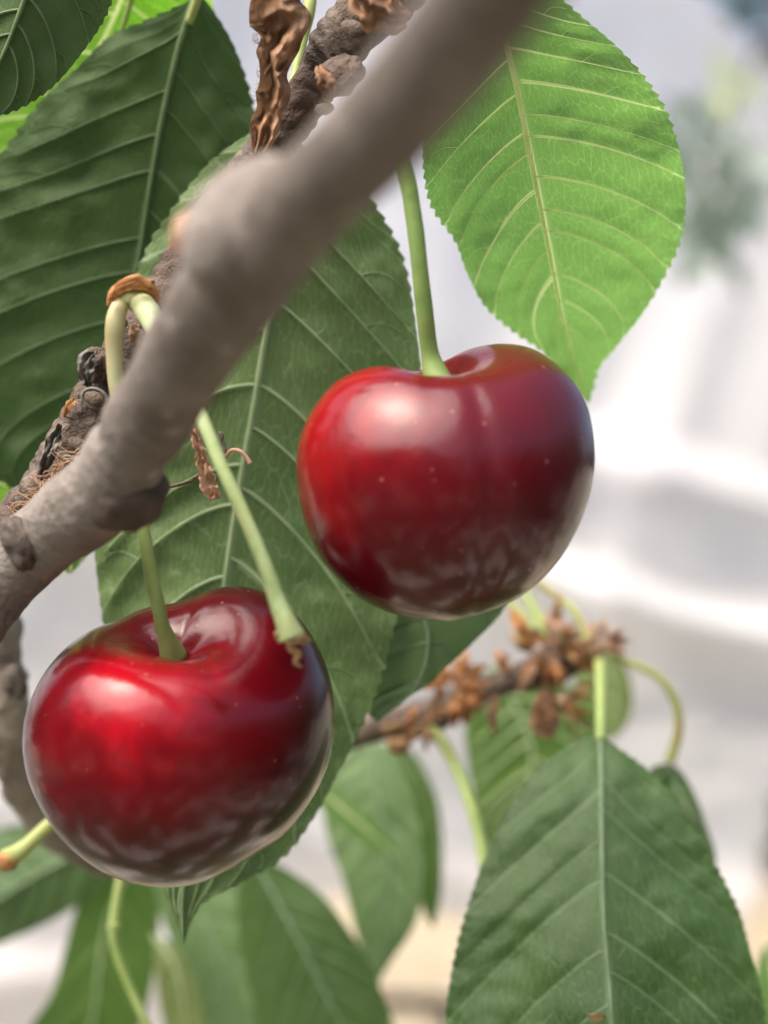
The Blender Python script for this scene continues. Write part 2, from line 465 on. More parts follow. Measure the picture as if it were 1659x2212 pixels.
# trees beyond the sheet
M_trunk = bark_mat('trunk_bark', (0.06, 0.045, 0.035), (0.12, 0.09, 0.07), (0.09, 0.07, 0.05), 20, 0.8, 0.9, 0.01)
def crown_mat(name, c1, c2):
    N_ = N(name)
    tc = N_.n('ShaderNodeTexCoord').outputs['Object']
    col = N_.mix(N_.noise(tc, 4, 3), c1, c2)
    p = N_.n('ShaderNodeBsdfPrincipled'); N_.l(col, p.inputs['Base Color']); p.inputs['Roughness'].default_value = 0.5
    t = N_.n('ShaderNodeBsdfTranslucent'); N_.l(col, t.inputs[0])
    mx = N_.n('ShaderNodeMixShader'); mx.inputs[0].default_value = 0.3
    N_.l(p.outputs[0], mx.inputs[1]); N_.l(t.outputs[0], mx.inputs[2]); N_.l(mx.outputs[0], N_.out.inputs[0])
    return N_.m
M_crown = crown_mat('orchard_crown', (0.03, 0.07, 0.02), (0.06, 0.12, 0.04))
def orchard_tree(x, y, h, rx, seed, label, nl=2600, lean=0.0, zs=0.17):
    rnd = random.Random(seed)
    t = empty('orchard_tree', (x, y, 0), label, 'tree')
    path = [(x, y, 0), (x + lean * 0.3, y, h * 0.3), (x + lean * 0.7, y + 0.05, h * 0.55), (x + lean, y, h * 0.85)]
    c = cr(np.array(path)[:, [2, 0, 1]], 20)
    pts = c[:, [1, 2, 0]]
    gv, gf = tube_geo(pts, np.linspace(0.07, 0.02, 20) * h / 2.5, 10)
    for _ in range(7):
        i = rnd.randrange(6, 18); a_ = rnd.random() * 6.28
        q = np.array([pts[i], pts[i] + [math.cos(a_) * rx * 0.4, math.sin(a_) * rx * 0.4, 0.2 * h * 0.5], pts[i] + [math.cos(a_) * rx * 0.8, math.sin(a_) * rx * 0.8, 0.35 * h * 0.5]])
        v2, f2 = tube_geo(q, np.array([0.025, 0.015, 0.006]) * h / 2.5, 6, off=len(gv))
        gv = np.vstack([gv, v2]); gf += f2
    mk('trunk', gv, gf, M_trunk, t, origin=(x, y, 0))
    V, F = [], []
    cl = [(rnd.gauss(0, 0.45) * rx, rnd.gauss(0, 0.45) * rx, h * (0.62 + rnd.gauss(0, zs)), rnd.uniform(0.12, 0.3) * rx) for _ in range(34)]
    for _ in range(nl):
        cx, cy, cz, cr_ = rnd.choice(cl)
        p0 = Vector((x + lean + cx + rnd.gauss(0, 1) * cr_, y + cy + rnd.gauss(0, 1) * cr_, cz + rnd.gauss(0, 1) * cr_))
        d1 = Vector((rnd.gauss(0, 1), rnd.gauss(0, 1), rnd.gauss(-0.8, 0.7))).normalized()
        d2 = d1.orthogonal().normalized()
        L, W_ = rnd.uniform(0.08, 0.13), rnd.uniform(0.022, 0.035)
        k = len(V)
        V += [p0, p0 + d1 * L * 0.5 + d2 * W_, p0 + d1 * L, p0 + d1 * L * 0.5 - d2 * W_]
        F.append((k, k + 1, k + 2, k + 3))
    mk('crown', [tuple(v) for v in V], F, M_crown, t, smooth=False, origin=(x, y, h * 0.6))
orchard_tree(1.42, 4.6, 4.3, 0.62, 5, 'dark tree past the edge of the white sheet in the top right corner', 6000, zs=0.13)
orchard_tree(1.40, 5.6, 1.9, 0.4, 9, 'low dark tree beside the lower right edge of the white sheet', 3000)
def hanging_branch():
    rn = random.Random(12)
    N_ = crown_mat('far_leaf', (0.17, 0.23, 0.18), (0.24, 0.31, 0.25))
    M_y = crown_mat('far_leaf_lime', (0.3, 0.4, 0.12), (0.36, 0.46, 0.16))
    t = empty('hanging_branch', P(1760, -120, 205), 'heavily blurred grey-green leafy branch hanging before the white sheet at upper right', 'branch')
    tube('bark', [(1760, -160, 205, 9), (1680, 20, 205, 8), (1600, 180, 206, 6), (1545, 340, 206, 5), (1515, 520, 206, 3)], M_trunk, t, 30, 8)
    def leaves(name, n, fx, mat):
        V, F = [], []
        for _ in range(n):
            x, y, d = fx()
            p0 = Vector(P(x, y, d))
            d1 = Vector((rn.gauss(0, 0.4), rn.gauss(0, 0.5), -1)).normalized(); d2 = Vector((rn.gauss(0, 1), rn.gauss(0, 0.4), 0)).normalized()
            L, W_ = rn.uniform(0.05, 0.085), rn.uniform(0.012, 0.02)
            k = len(V)
            V += [p0, p0 + d1 * L * 0.35 + d2 * W_, p0 + d1 * L * 0.7 + d2 * W_ * 0.8, p0 + d1 * L, p0 + d1 * L * 0.7 - d2 * W_ * 0.8, p0 + d1 * L * 0.35 - d2 * W_]
            F.append((k, k + 1, k + 2, k + 3, k + 4, k + 5))
        mk(name, [tuple(v) for v in V], F, mat, t)
    leaves('foliage', 50, lambda: (rn.gauss(1530, 60), rn.uniform(180, 540), rn.uniform(196, 218)), N_)
    leaves('young_foliage', 3, lambda: (rn.gauss(1560, 30), rn.uniform(110, 200), rn.uniform(196, 218)), M_y)
hanging_branch()
def unseen_foliage_mass():  # unseen leaf ring behind the camera, added to darken reflections in the cherries
    rnd = random.Random(77)
    cl = []
    for _ in range(150):
        q = rnd.uniform(math.radians(150), math.radians(390)); R_ = rnd.uniform(2.4, 4.0)
        cl.append((R_ * math.cos(q), R_ * math.sin(q), rnd.uniform(0.6, 2.1), rnd.uniform(0.15, 0.3)))
    V, F = [], []
    for _ in range(15000):
        cx, cy, cz, c_ = rnd.choice(cl)
        p0 = Vector((cx + rnd.gauss(0, 1) * c_, cy + rnd.gauss(0, 1) * c_, max(0.3, cz + rnd.gauss(0, 1) * c_)))
        d1 = Vector((rnd.gauss(0, 1), rnd.gauss(0, 1), rnd.gauss(-0.8, 0.7))).normalized(); d2 = d1.orthogonal().normalized()
        L, W_ = rnd.uniform(0.12, 0.2), rnd.uniform(0.04, 0.06)
        k = len(V); V += [p0, p0 + d1 * L * 0.5 + d2 * W_, p0 + d1 * L, p0 + d1 * L * 0.5 - d2 * W_]
        F.append((k, k + 1, k + 2, k + 3))
    o = mk('unseen_foliage', [tuple(v) for v in V], F, M_crown, None, smooth=False, origin=(0, -3, 0))
    tag(o, 'unseen dark mass of foliage added behind the camera to darken reflections in the cherries', 'foliage', kind='stuff')
unseen_foliage_mass()

# ------------------------------------------------------------------ leaf builder
class Leaf:
    def __init__(s, mid, L, R, foldL=0.0, foldR=0.0, bow=0.0, amp=0.02, up=False, nv=9, slope=0.22, wav=0.05, seed=0, teeth=42, tooth=6.0, dd=0.0, curlL=0.0, curlR=0.0):
        q = 400
        mid = [(m[0], m[1], m[2] + dd) for m in mid]
        s.M = cr(mid, q)
        def side(E):
            E = [tuple(mid[0][:2])] + [tuple(e_[:2]) for e_ in E] + [tuple(mid[-1][:2])]
            return cr(E, q)
        s.L, s.R = side(L), side(R)
        s.T = np.linspace(0, 1, q)
        s.__dict__.update(foldL=foldL, foldR=foldR, bow=bow, amp=amp, up=up, nv=nv, slope=slope, wav=wav, seed=seed, teeth=teeth, tooth=tooth, curlL=curlL, curlR=curlR)
        wl = np.linalg.norm(s.L - s.M[:, :2], axis=1); wr = np.linalg.norm(s.R - s.M[:, :2], axis=1)
        s.wmax = max(wl.max(), wr.max()); s.wl, s.wr = wl, wr
    def phase(s, t, sg):
        a_ = np.abs(sg)
        return s.nv * s.warp(t - s.slope * a_ ** 1.25, np.where(sg > 0, 1.9, 0.0)) + np.where(sg > 0, 0.42, 0.0)
    def warp(s, u, h=0.0):
        return u + (0.16 * np.sin(u * s.nv * 2.1 + s.seed * 5 + h) + 0.10 * np.sin(u * s.nv * 3.7 + s.seed * 9 + 2 * h)) / s.nv
    def surf(s, t, sg, lift=0.0, teeth=True):
        t = np.asarray(t, float); sg = np.asarray(sg, float)
        I = lambda A, k: np.interp(t, s.T, A[:, k])
        mx, my, md = I(s.M, 0), I(s.M, 1), I(s.M, 2)
        left = sg < 0
        ex = np.where(left, I(s.L, 0), I(s.R, 0)); ey = np.where(left, I(s.L, 1), I(s.R, 1))
        hw = np.where(left, np.interp(t, s.T, s.wl), np.interp(t, s.T, s.wr))
        a_ = np.abs(sg)
        k = a_.copy()
        if teeth and s.teeth:
            ph = s.teeth * t
            fr = ph % 1.0
            sz = 0.75 + 0.5 * np.sin(np.floor(ph) * 12.9898 + np.where(left, 0, 2.1) + s.seed)
            saw = np.where(fr < 0.8, (fr / 0.8) ** 0.9, (1 - fr) / 0.2) * sz
            k = k + (s.tooth * saw / np.maximum(hw, 20)) * sstep(0.9, 1.0, a_) * sstep(0.0, 0.06, t)
        x = mx + k * (ex - mx); y = my + k * (ey - my)
        rw = hw / s.wmax
        fold = np.where(left, s.foldL, s.foldR); curl = np.where(left, s.curlL, s.curlR)
        d = md + rw * (fold * a_ + curl * a_ ** 3 + s.bow * a_ ** 2)
        ph = s.phase(t, sg)
        q = np.abs(np.sin(math.pi * ph)) ** 0.75 - 0.6
        qa = s.amp * sstep(0.0, 0.3, a_) * (1 - 0.6 * sstep(0.8, 1, a_)) * np.minimum(1, rw * 1.5) * q
        d = d + (-qa if s.up else qa)
        f = np.array([noise.noise(Vector((float(u) / 130 + s.seed, float(v) / 130, s.seed * 3.1))) for u, v in zip(np.ravel(x), np.ravel(y))]).reshape(np.shape(x))
        g = np.array([noise.noise(Vector((float(u) / 45 + s.seed, float(v) / 45, s.seed * 1.3))) for u, v in zip(np.ravel(x), np.ravel(y))]).reshape(np.shape(x))
        d = d + s.wav * (f + 0.3 * g) * sstep(0, 0.5, a_)
        return P(x, y, d - lift)

def leaf(parent, mat, rib, mid, L, R, label=None, nt=None, ns=24, vr=0.012, mr=0.03, veins=True, vlift=0.7, **kw):
    lf = Leaf(mid, L, R, **kw)
    nt = nt or (lf.teeth * 7 if lf.teeth else 90)
    t = np.linspace(0.0, 1.0, nt)
    sg = np.linspace(-1, 1, 2 * ns + 1)
    sg = np.sign(sg) * np.abs(sg) ** 0.9
    T, SG = np.meshgrid(t, sg, indexing='ij')
    V = lf.surf(T, SG)
    ph = lf.phase(T, SG)
    uv1 = np.stack([ph + np.where(SG > 0, 50, 0), np.abs(SG)], -1).reshape(-1, 2)
    uv2 = np.stack([T, SG], -1).reshape(-1, 2)
    ob = mk('leaf', V.reshape(-1, 3), grid_faces(nt, 2 * ns + 1), mat, parent, uv={'vein': uv1, 'blade': uv2})
    if label: ob['label'] = label
    # midrib
    tt = np.linspace(0, 0.985, 60)
    pts = lf.surf(tt, np.zeros(60), lift=mr * 0.55)
    v, f = tube_geo(pts, (mr * (1 - tt) ** 0.8 + 0.006) * S, 10)
    mk('midrib', v, f, rib, ob)
    if veins:
        for side in (-1, 1):
            off = 0.42 if side > 0 else 0.0
            for k in range(-1, lf.nv + 1):
                ug = np.linspace(-0.3, 1.2, 1500)
                t0 = float(np.interp((k - off) / lf.nv, lf.warp(ug, 1.9 if side > 0 else 0.0), ug))
                if t0 < 0.01 or t0 > 0.93: continue
                ss = np.linspace(0.0, 0.93, 26)
                tv = t0 + lf.slope * ss ** 1.25
                ok = tv < 0.97
                ss, tv = ss[ok], tv[ok]
                if len(ss) < 5: continue
                pts = lf.surf(tv, ss * side, lift=vr * vlift, teeth=False)
                rr = 1.25 * vr * (1.0 - 0.72 * ss) * (0.6 + 0.4 * math.sin(math.pi * min(1, t0 + 0.15)))
                v, f = tube_geo(pts, rr * S, 7)
                # the vein forks near the margin
                if len(ss) > 20:
                    s2 = np.linspace(0.66, 0.95, 9)
                    t2 = t0 + lf.slope * s2 ** 1.25 - np.sin(np.clip((s2 - 0.66) / 0.29, 0, 1) * 1.57) * 0.045
                    p2 = lf.surf(t2, s2 * side, lift=vr * vlift, teeth=False)
                    v2, f2 = tube_geo(p2, vr * (0.5 - 0.6 * (s2 - 0.66)) * S * 0.8, 6, off=len(v))
                    v = np.vstack([v, v2]); f = f + f2
                mk('vein', v, f, rib, ob)
    return ob

def crumple(name, path, mat, parent=None, A=0.12, seed=1, n=50, m=26, freq=2.5, curl=0.0, fr=1.0):
    """a dried, crinkled strip: rows (x, y, distance, half width px)"""
    c = cr(path, n)
    g = np.gradient(c[:, :2], axis=0); g /= np.linalg.norm(g, axis=1)[:, None] + 1e-9
    nx, ny = -g[:, 1], g[:, 0]
    V = []
    for i in range(n):
        for j in range(m):
            s_ = -1 + 2 * j / (m - 1)
            q = noise.noise(Vector((i * 0.16 * fr + seed, s_ * 1.6, seed * 2.3)))
            q2 = noise.noise(Vector((i * 0.42 * fr + seed, s_ * 2.6, seed * 5.3)))
            w_ = c[i, 3] * (1 + 0.28 * noise.noise(Vector((i * 0.22 * fr, (1 if s_ > 0 else 7), seed))))
            x = c[i, 0] + nx[i] * s_ * w_ + 6 * fr * q2; y = c[i, 1] + ny[i] * s_ * w_ + 6 * fr * q
            d = c[i, 2] + A * (math.sin(freq * math.pi * s_ + q * 3) * 0.45 + q * 1.2 + q2 * 0.5) + curl * s_ * s_
            V.append(P(x, y, d))
    return mk(name, np.array(V), grid_faces(n, m), mat, parent)

# ------------------------------------------------------------------ foreground branch
br = empty('cherry_branch', P(50, 1200, 13.2), 'thick smooth grey-brown branch running diagonally in front, out of focus at upper right', 'branch')
bpath = [(1290, -330, 5.7, 144), (1120, -110, 6.1, 138), (975, 95, 6.8, 124), (800, 300, 7.8, 110), (668, 428, 8.6, 106),
         (545, 560, 9.4, 116), (445, 700, 10.1, 106), (345, 862, 11.2, 92), (262, 1000, 12.0, 86), (205, 1075, 12.4, 88),
         (125, 1140, 12.9, 80), (45, 1205, 13.2, 82), (-30, 1290, 13.3, 80), (-90, 1400, 13.3, 78), (-150, 1600, 13.4, 78)]
_bc = cr(bpath, 150)
_tc = float(np.argmin(np.hypot(_bc[:, 0] - 290, _bc[:, 1] - 955))) / 149
def bdisp(t, a_, p):
    r = 1 + 0.045 * nz(p, 160, 3) + 0.025 * nz(p, 600, 9) + 0.02 * nz(p, 1500, 4)
    for tk, am, wd in ((_tc - 0.02, 0.06, 0.016), (_tc, -0.13, 0.008), (_tc + 0.02, 0.05, 0.012), (0.755, 0.10, 0.02), (0.86, 0.05, 0.012)):
        r += am * math.exp(-((t - tk) / wd) ** 2)
    return r
bark = tube('bark', bpath, M_bark, br, 150, 40, bdisp)
def blob(name, c, rx, ry, rz, mat, parent, ang=0.0, seed=1, rough=0.15, n=26, fr=3.0):
    """lumpy knob; c grid centre, radii in grid px, ang rotation in the view plane"""
    V = []
    ca, sa = math.cos(ang), math.sin(ang)
    for i in range(n + 1):
        th = math.pi * i / n
        for j in range(2 * n):
            ph = math.pi * j / n
            u = Vector((math.sin(th) * math.cos(ph), math.sin(th) * math.sin(ph), math.cos(th)))
            r = 1 + rough * noise.noise(u * fr * 0.5 + Vector((seed, seed, 0))) * 2 + rough * 0.5 * noise.noise(u * fr * 2 + Vector((seed, 0, 0)))
            x, z, y = u.x * rx * r, u.z * rz * r, u.y * ry * r
            x, z = x * ca - z * sa, x * sa + z * ca
            d = c[2] + y * K * c[2]
            V.append(P(c[0] + x, c[1] - z, d))
    return mk(name, np.array(V), grid_faces(n + 1, 2 * n, True), mat, parent)
blob('knot', (272, 1068, 12.15), 90, 96, 80, M_node, br, 0.35, 4, 0.08)
blob('bud', (530, 478, 9.15), 175, 100, 112, M_bark, br, 0.80, 8, 0.05)
blob('bud_tip', (402, 496, 10.0), 30, 34, 50, M_husk, br, -0.45, 12, 0.12)
blob('knot', (38, 1170, 12.75), 34, 34, 60, M_node, br, 0.35, 14, 0.15)

# ------------------------------------------------------------------ rough fruiting spur behind the branch
sp = empty('fruiting_spur', P(30, 1150, 14.3), 'rugged dark twig with ring scars and large leaves, running behind the thick smooth branch', 'twig')
spath = [(1010, -160, 13.6, 66), (900, -60, 13.8, 66), (800, 25, 13.9, 62), (735, 90, 14.0, 60), (680, 180, 14.1, 46), (620, 275, 14.2, 46),
         (520, 400, 14.3, 48), (430, 520, 14.3, 50), (350, 650, 14.3, 52), (275, 770, 14.3, 60), (215, 870, 14.3, 60), (150, 975, 14.3, 55),
         (105, 1045, 14.3, 52), (50, 1120, 14.4, 56), (-10, 1200, 14.5, 60), (-80, 1300, 14.6, 60)]
def sdisp(t, a_, p):
    r = 1 + 0.13 * nz(p, 260, 5) + 0.07 * nz(p, 900, 2)
    w_ = t * 46 + 0.6 * math.sin(a_ + t * 30) + 0.8 * nz(p, 200, 1)
    r += 0.15 * (abs(math.sin(w_ * math.pi)) ** 0.5 - 0.6)
    return r
tube('bark', spath, M_spur, sp, 300, 36, sdisp)
def scar(x, y, d, r, ang, mat=None):
    blob('leaf_scar', (x, y, d), r * 1.25, r * 0.5, r * 0.75, mat or M_scar, sp, ang, x * 0.1, 0.06, 14)
def ring_scar(x, y, d, rx, ry, ang):
    q = []
    for k in range(25):
        u = k / 24 * 2 * math.pi
        ex, ey = rx * math.cos(u), ry * math.sin(u)
        q.append((x + ex * math.cos(ang) - ey * math.sin(ang), y + ex * math.sin(ang) + ey * math.cos(ang), d + 0.05 + 0.03 * math.sin(u), 4.0))
    tube('leaf_scar', q, M_scar, sp, 60, 8, lambda t, a_, p: 1 + 0.25 * nz(p, 800, 2))
    blob('leaf_scar', (x, y, d + 0.03), rx * 0.85, ry * 0.5, ry * 0.85, M_spur, sp, -ang, 3, 0.05, 12)
ring_scar(204, 860, 13.50, 27, 20, 0.35); ring_scar(152, 1000, 13.6, 20, 12, 0.6); ring_scar(244, 965, 13.5, 18, 13, 0.2)
scar(170, 960, 13.7, 20, -0.5, M_spur)
scar(765, 62, 13.45, 24, -0.3, M_spur); scar(700, 235, 13.6, 18, 0.2, M_spur); scar(255, 700, 13.9, 18, 0.2, M_spur)
crumple('bark_flake', [(205, 765, 13.7, 6), (190, 775, 13.6, 20), (185, 800, 13.6, 18), (190, 835, 13.65, 8)], M_scar, sp, 0.06, 3, 24, 12)
blob('bud', (208, 790, 13.95), 34, 34, 36, M_spur, sp, 0.3, 31, 0.25)
blob('bud', (735, 165, 13.5), 40, 40, 56, M_spur, sp, -0.9, 33, 0.15)
crumple('bud_scale', [(690, 140, 13.3, 8), (700, 165, 13.2, 18), (708, 195, 13.2, 16), (712, 220, 13.3, 5)], M_dried, sp, 0.05, 5, 24, 12)
crumple('bark_flake', [(130, 915, 13.8, 5), (115, 955, 13.7, 15), (100, 1000, 13.7, 16), (85, 1040, 13.8, 6)], M_scar, sp, 0.08, 7, 24, 12)
crumple('bark_flake', [(160, 860, 13.7, 4), (148, 880, 13.6, 9), (140, 900, 13.65, 3)], M_scale, sp, 0.05, 8, 14, 8)
crumple('bud_scale', [(770, -40, 13.2, 12), (790, 0, 13.1, 40), (830, 30, 13.1, 46), (880, 45, 13.2, 20)], M_dried, sp, 0.12, 9, 30, 20)
# shredded fibres
V, F = np.zeros((0, 3)), []
rnd = random.Random(5)
for i in range(120):
    u = rnd.random()
    x0, y0 = 180 - 125 * u + rnd.uniform(-14, 14), 975 + 130 * u + rnd.uniform(-16, 10)
    an = rnd.uniform(1.9, 3.0); ln = rnd.uniform(20, 60)
    d0 = rnd.uniform(13.45, 13.8); cu = rnd.uniform(-14, 14)
    p1 = (x0 + math.cos(an) * ln * 0.5 + cu, y0 + math.sin(an) * ln * 0.5 + cu * 0.6, d0 - 0.05)
    p2 = (x0 + math.cos(an + cu * 0.05) * ln, y0 + math.sin(an + cu * 0.05) * ln, d0 + rnd.uniform(-0.05, 0.12))
    c = cr([(x0, y0, d0), p1, p2], 10)
    v2, f2 = tube_geo(P(c[:, 0], c[:, 1], c[:, 2]), np.linspace(0.007, 0.003, 10) * S, 5, off=len(V))
    V = np.vstack([V, v2]); F += f2
tag(mk('fibre', V, F, M_fibre, sp), 'reddish brown shredded bark fibres', kind='stuff')

# orange bud scales round the foot of the two pedicels
blob('bud', (288, 640, 13.2), 42, 30, 28, M_palestem, sp, 0.0, 51, 0.1, 16)
tube('bud_scale', [(236, 660, 13.2, 6), (250, 628, 13.1, 12), (288, 610, 13.05, 14), (322, 620, 13.1, 12), (342, 652, 13.2, 6)], M_scale, sp, 30, 14, lambda t, a_, p: 1 + 0.25 * nz(p, 500, 2) + 0.10 * math.sin(a_ * 5 + t * 9))
crumple('bud_scale', [(240, 650, 13.0, 6), (262, 622, 12.9, 14), (300, 612, 12.9, 12), (330, 628, 12.95, 4)], M_scale, sp, 0.05, 24, 24, 10)
crumple('bud_scale', [(318, 640, 13.2, 5), (322, 622, 13.1, 12), (332, 604, 13.1, 3)], M_husk, sp, 0.05, 4, 16, 8)
crumple('bud_scale', [(295, 700, 13.4, 5), (292, 715, 13.3, 14), (287, 740, 13.3, 10)], M_husk, sp, 0.05, 14, 16, 8)
blob('bud', (318, 690, 13.8), 40, 36, 60, M_spur, sp, 0.2, 41, 0.25)

# leaves on the spur -------------------------------------------------
# large leaf at left, colour darkened as if shaded, midrib from the top
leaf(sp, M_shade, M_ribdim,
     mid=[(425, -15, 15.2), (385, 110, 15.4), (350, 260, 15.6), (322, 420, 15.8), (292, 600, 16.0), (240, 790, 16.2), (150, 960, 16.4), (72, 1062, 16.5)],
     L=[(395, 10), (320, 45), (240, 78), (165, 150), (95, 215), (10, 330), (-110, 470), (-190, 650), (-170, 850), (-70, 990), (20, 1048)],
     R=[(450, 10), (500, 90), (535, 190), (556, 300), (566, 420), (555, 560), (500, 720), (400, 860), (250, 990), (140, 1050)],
     label='large green leaf underside painted in shade at left with pale midrib', nv=11, foldL=-0.35, foldR=0.25, bow=0.2, amp=0.03, seed=1.3, slope=0.20, teeth=44, tooth=9, mr=0.034, vr=0.010, wav=0.12)
tube('petiole', [(470, -110, 14.9, 11), (440, -40, 15.05, 11), (424, 5, 15.15, 10), (408, 50, 15.25, 9)], M_petiole, sp, 16, 10)
# glowing leaf behind it
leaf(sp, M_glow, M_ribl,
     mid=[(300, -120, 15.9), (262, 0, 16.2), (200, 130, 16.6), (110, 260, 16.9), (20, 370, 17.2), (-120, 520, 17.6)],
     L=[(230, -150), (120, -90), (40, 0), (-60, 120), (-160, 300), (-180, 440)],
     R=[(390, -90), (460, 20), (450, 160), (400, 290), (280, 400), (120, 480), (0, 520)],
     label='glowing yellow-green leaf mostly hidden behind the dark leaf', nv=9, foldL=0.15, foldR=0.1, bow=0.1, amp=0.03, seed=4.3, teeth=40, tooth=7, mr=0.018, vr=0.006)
tube('petiole', [(300, -60, 15.8, 7), (280, 10, 16.05, 7), (262, 70, 16.25, 6)], M_petiole, sp, 12, 8)
# grey-green leaf in the corner
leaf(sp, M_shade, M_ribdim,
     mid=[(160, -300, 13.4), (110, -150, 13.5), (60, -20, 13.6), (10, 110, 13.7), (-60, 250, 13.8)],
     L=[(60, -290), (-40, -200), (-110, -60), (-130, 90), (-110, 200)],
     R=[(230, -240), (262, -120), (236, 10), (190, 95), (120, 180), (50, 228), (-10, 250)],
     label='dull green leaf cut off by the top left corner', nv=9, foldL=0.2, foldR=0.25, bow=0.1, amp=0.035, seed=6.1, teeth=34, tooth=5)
# centre leaf
leaf(sp, M_under, M_rib,
     mid=[(668, 330, 14.9), (630, 480, 15.0), (580, 690, 15.1), (548, 880, 15.2), (512, 1080, 15.3), (480, 1300, 15.4), (448, 1560, 15.5), (415, 1800, 15.5), (393, 1945, 15.4), (397, 2042, 15.3)],
     L=[(610, 270), (548, 285), (455, 350), (378, 450), (320, 540), (262, 680), (222, 860), (205, 1050), (205, 1190), (226, 1350), (262, 1520), (300, 1700), (345, 1860), (362, 1935), (385, 2000)],
     R=[(735, 350), (805, 440), (868, 560), (900, 720), (912, 880), (905, 1060), (880, 1240), (845, 1370), (800, 1520), (735, 1660), (680, 1760), (610, 1850), (520, 1905), (440, 1950), (412, 1995)],
     label='broad mid-green leaf with pale veins behind the cherries', nv=13, foldL=0.05, foldR=0.3, bow=0.1, amp=0.07, seed=2.7, slope=0.19, teeth=60, tooth=7, mr=0.03, vr=0.015, wav=0.12)
# bright leaf at right
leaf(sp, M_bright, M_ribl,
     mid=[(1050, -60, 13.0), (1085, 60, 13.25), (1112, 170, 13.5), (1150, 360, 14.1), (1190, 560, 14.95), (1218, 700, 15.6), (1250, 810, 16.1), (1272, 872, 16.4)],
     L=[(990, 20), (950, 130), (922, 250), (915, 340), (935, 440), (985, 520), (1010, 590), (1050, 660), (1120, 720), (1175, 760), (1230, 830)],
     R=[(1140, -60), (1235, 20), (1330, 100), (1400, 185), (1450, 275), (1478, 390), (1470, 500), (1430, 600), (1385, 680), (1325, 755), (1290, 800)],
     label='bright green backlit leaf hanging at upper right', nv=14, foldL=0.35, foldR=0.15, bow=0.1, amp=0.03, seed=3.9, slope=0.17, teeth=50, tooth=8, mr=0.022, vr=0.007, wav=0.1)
# small dark leaf under the right cherry
leaf(sp, M_blue, M_ribt,
     mid=[(830, 1150, 15.6), (880, 1260, 15.8), (925, 1370, 15.9), (900, 1480, 16.0), (815, 1560, 16.1)],
     L=[(760, 1250), (740, 1350), (750, 1450), (780, 1520)],
     R=[(960, 1160), (1090, 1220), (1090, 1310), (1020, 1390), (965, 1440), (925, 1480), (860, 1515)],
     label='blue-green leaf showing just under the right cherry', nv=7, foldL=0.3, foldR=0.3, amp=0.06, up=True, seed=7.7, teeth=30, tooth=4, vr=0.01)
# lime leaf edge at the left border
leaf(sp, M_glow, M_ribl,
     mid=[(-150, 860, 17.6), (-90, 970, 17.6), (-20, 1080, 17.6), (20, 1160, 17.7)],
     L=[(-220, 950), (-160, 1090), (-60, 1180)],
     R=[(-40, 910), (22, 990), (52, 1050), (45, 1100)],
     label='lime green leaf edge at the left border', nv=6, amp=0.03, seed=8.7, teeth=24, tooth=5)
leaf(sp, M_bright, M_ribl,
     mid=[(110, 1010, 15.8), (130, 1100, 15.8), (150, 1180, 15.8), (152, 1240, 15.9)],
     L=[(60, 1060), (60, 1140), (100, 1210)], R=[(190, 1050), (215, 1130), (200, 1180), (175, 1215)],
     label='small bright leaf tip under the thick branch', nv=5, amp=0.03, seed=9.7, teeth=18, tooth=4)
tube('petiole', [(680, -60, 14.6, 10), (668, 20, 14.5, 14), (655, 80, 14.5, 12), (640, 150, 14.4, 10), (630, 190, 14.3, 10)], M_petiole, sp, 20, 10)

# ------------------------------------------------------------------ dried leaf and husk
dl = crumple('dried_leaf', [(600, -60, 13.6, 45), (600, 10, 13.6, 56), (605, 60, 13.6, 58), (600, 110, 13.6, 42), (590, 160, 13.6, 32), (592, 200, 13.6, 36), (580, 245, 13.6, 32), (568, 290, 13.6, 28), (560, 320, 13.6, 17), (550, 345, 13.6, 5)],
             M_dried, None, 0.22, 2.2, 140, 60, 1.0, fr=0.33)
tag(dl, 'crinkled brown dried leaf hanging at the top beside the rough twig', 'dried leaf')
V, F = np.zeros((0, 3)), []
for i in range(60):
    y0 = rnd.uniform(60, 300); x0 = np.interp(y0, [0, 60, 120, 160, 200, 250, 300], [545, 548, 558, 560, 558, 552, 545]) + 6
    c = cr([(x0, y0, 13.6), (x0 - rnd.uniform(4, 9), y0 + rnd.uniform(-6, 4), 13.58), (x0 - rnd.uniform(9, 17), y0 + rnd.uniform(-14, 8), 13.56)], 5)
    v2, f2 = tube_geo(P(c[:, 0], c[:, 1], c[:, 2]), np.linspace(0.0022, 0.001, 5) * S, 4, off=len(V))
    V = np.vstack([V, v2]); F += f2
tag(mk('hair', V, F, M_fibre, dl), kind='stuff')

hk = empty('dried_husk', P(360, 1050, 13.9), 'thin papery brown flower husk caught on a thread beside the fruitless stem', 'husk')
crumple('husk', [(403, 905, 13.6, 3), (418, 930, 13.55, 10), (430, 970, 13.5, 11), (440, 1010, 13.5, 15), (452, 1050, 13.5, 19), (462, 1080, 13.5, 14)], M_husk, hk, 0.06, 6, 60, 22, 2)
tube('thread', [(355, 1052, 13.8, 4), (385, 1047, 13.7, 4), (412, 1038, 13.6, 4), (435, 1022, 13.55, 3)], M_spur, hk, 20, 8, lambda t, a_, p: 1 + 0.4 * nz(p, 900, 2))
tube('thread', [(488, 985, 13.7, 4), (500, 972, 13.65, 4), (518, 974, 13.6, 4), (532, 988, 13.6, 5), (541, 1002, 13.6, 6)], M_husk, hk, 24, 8, lambda t, a_, p: 1 + 0.3 * nz(p, 900, 2))
tube('thread', [(488, 1000, 13.7, 3), (486, 970, 13.7, 4), (480, 950, 13.7, 4), (478, 938, 13.7, 7), (476, 932, 13.7, 3)], M_spur, hk, 24, 8, lambda t, a_, p: 1 + 0.4 * nz(p, 900, 3))

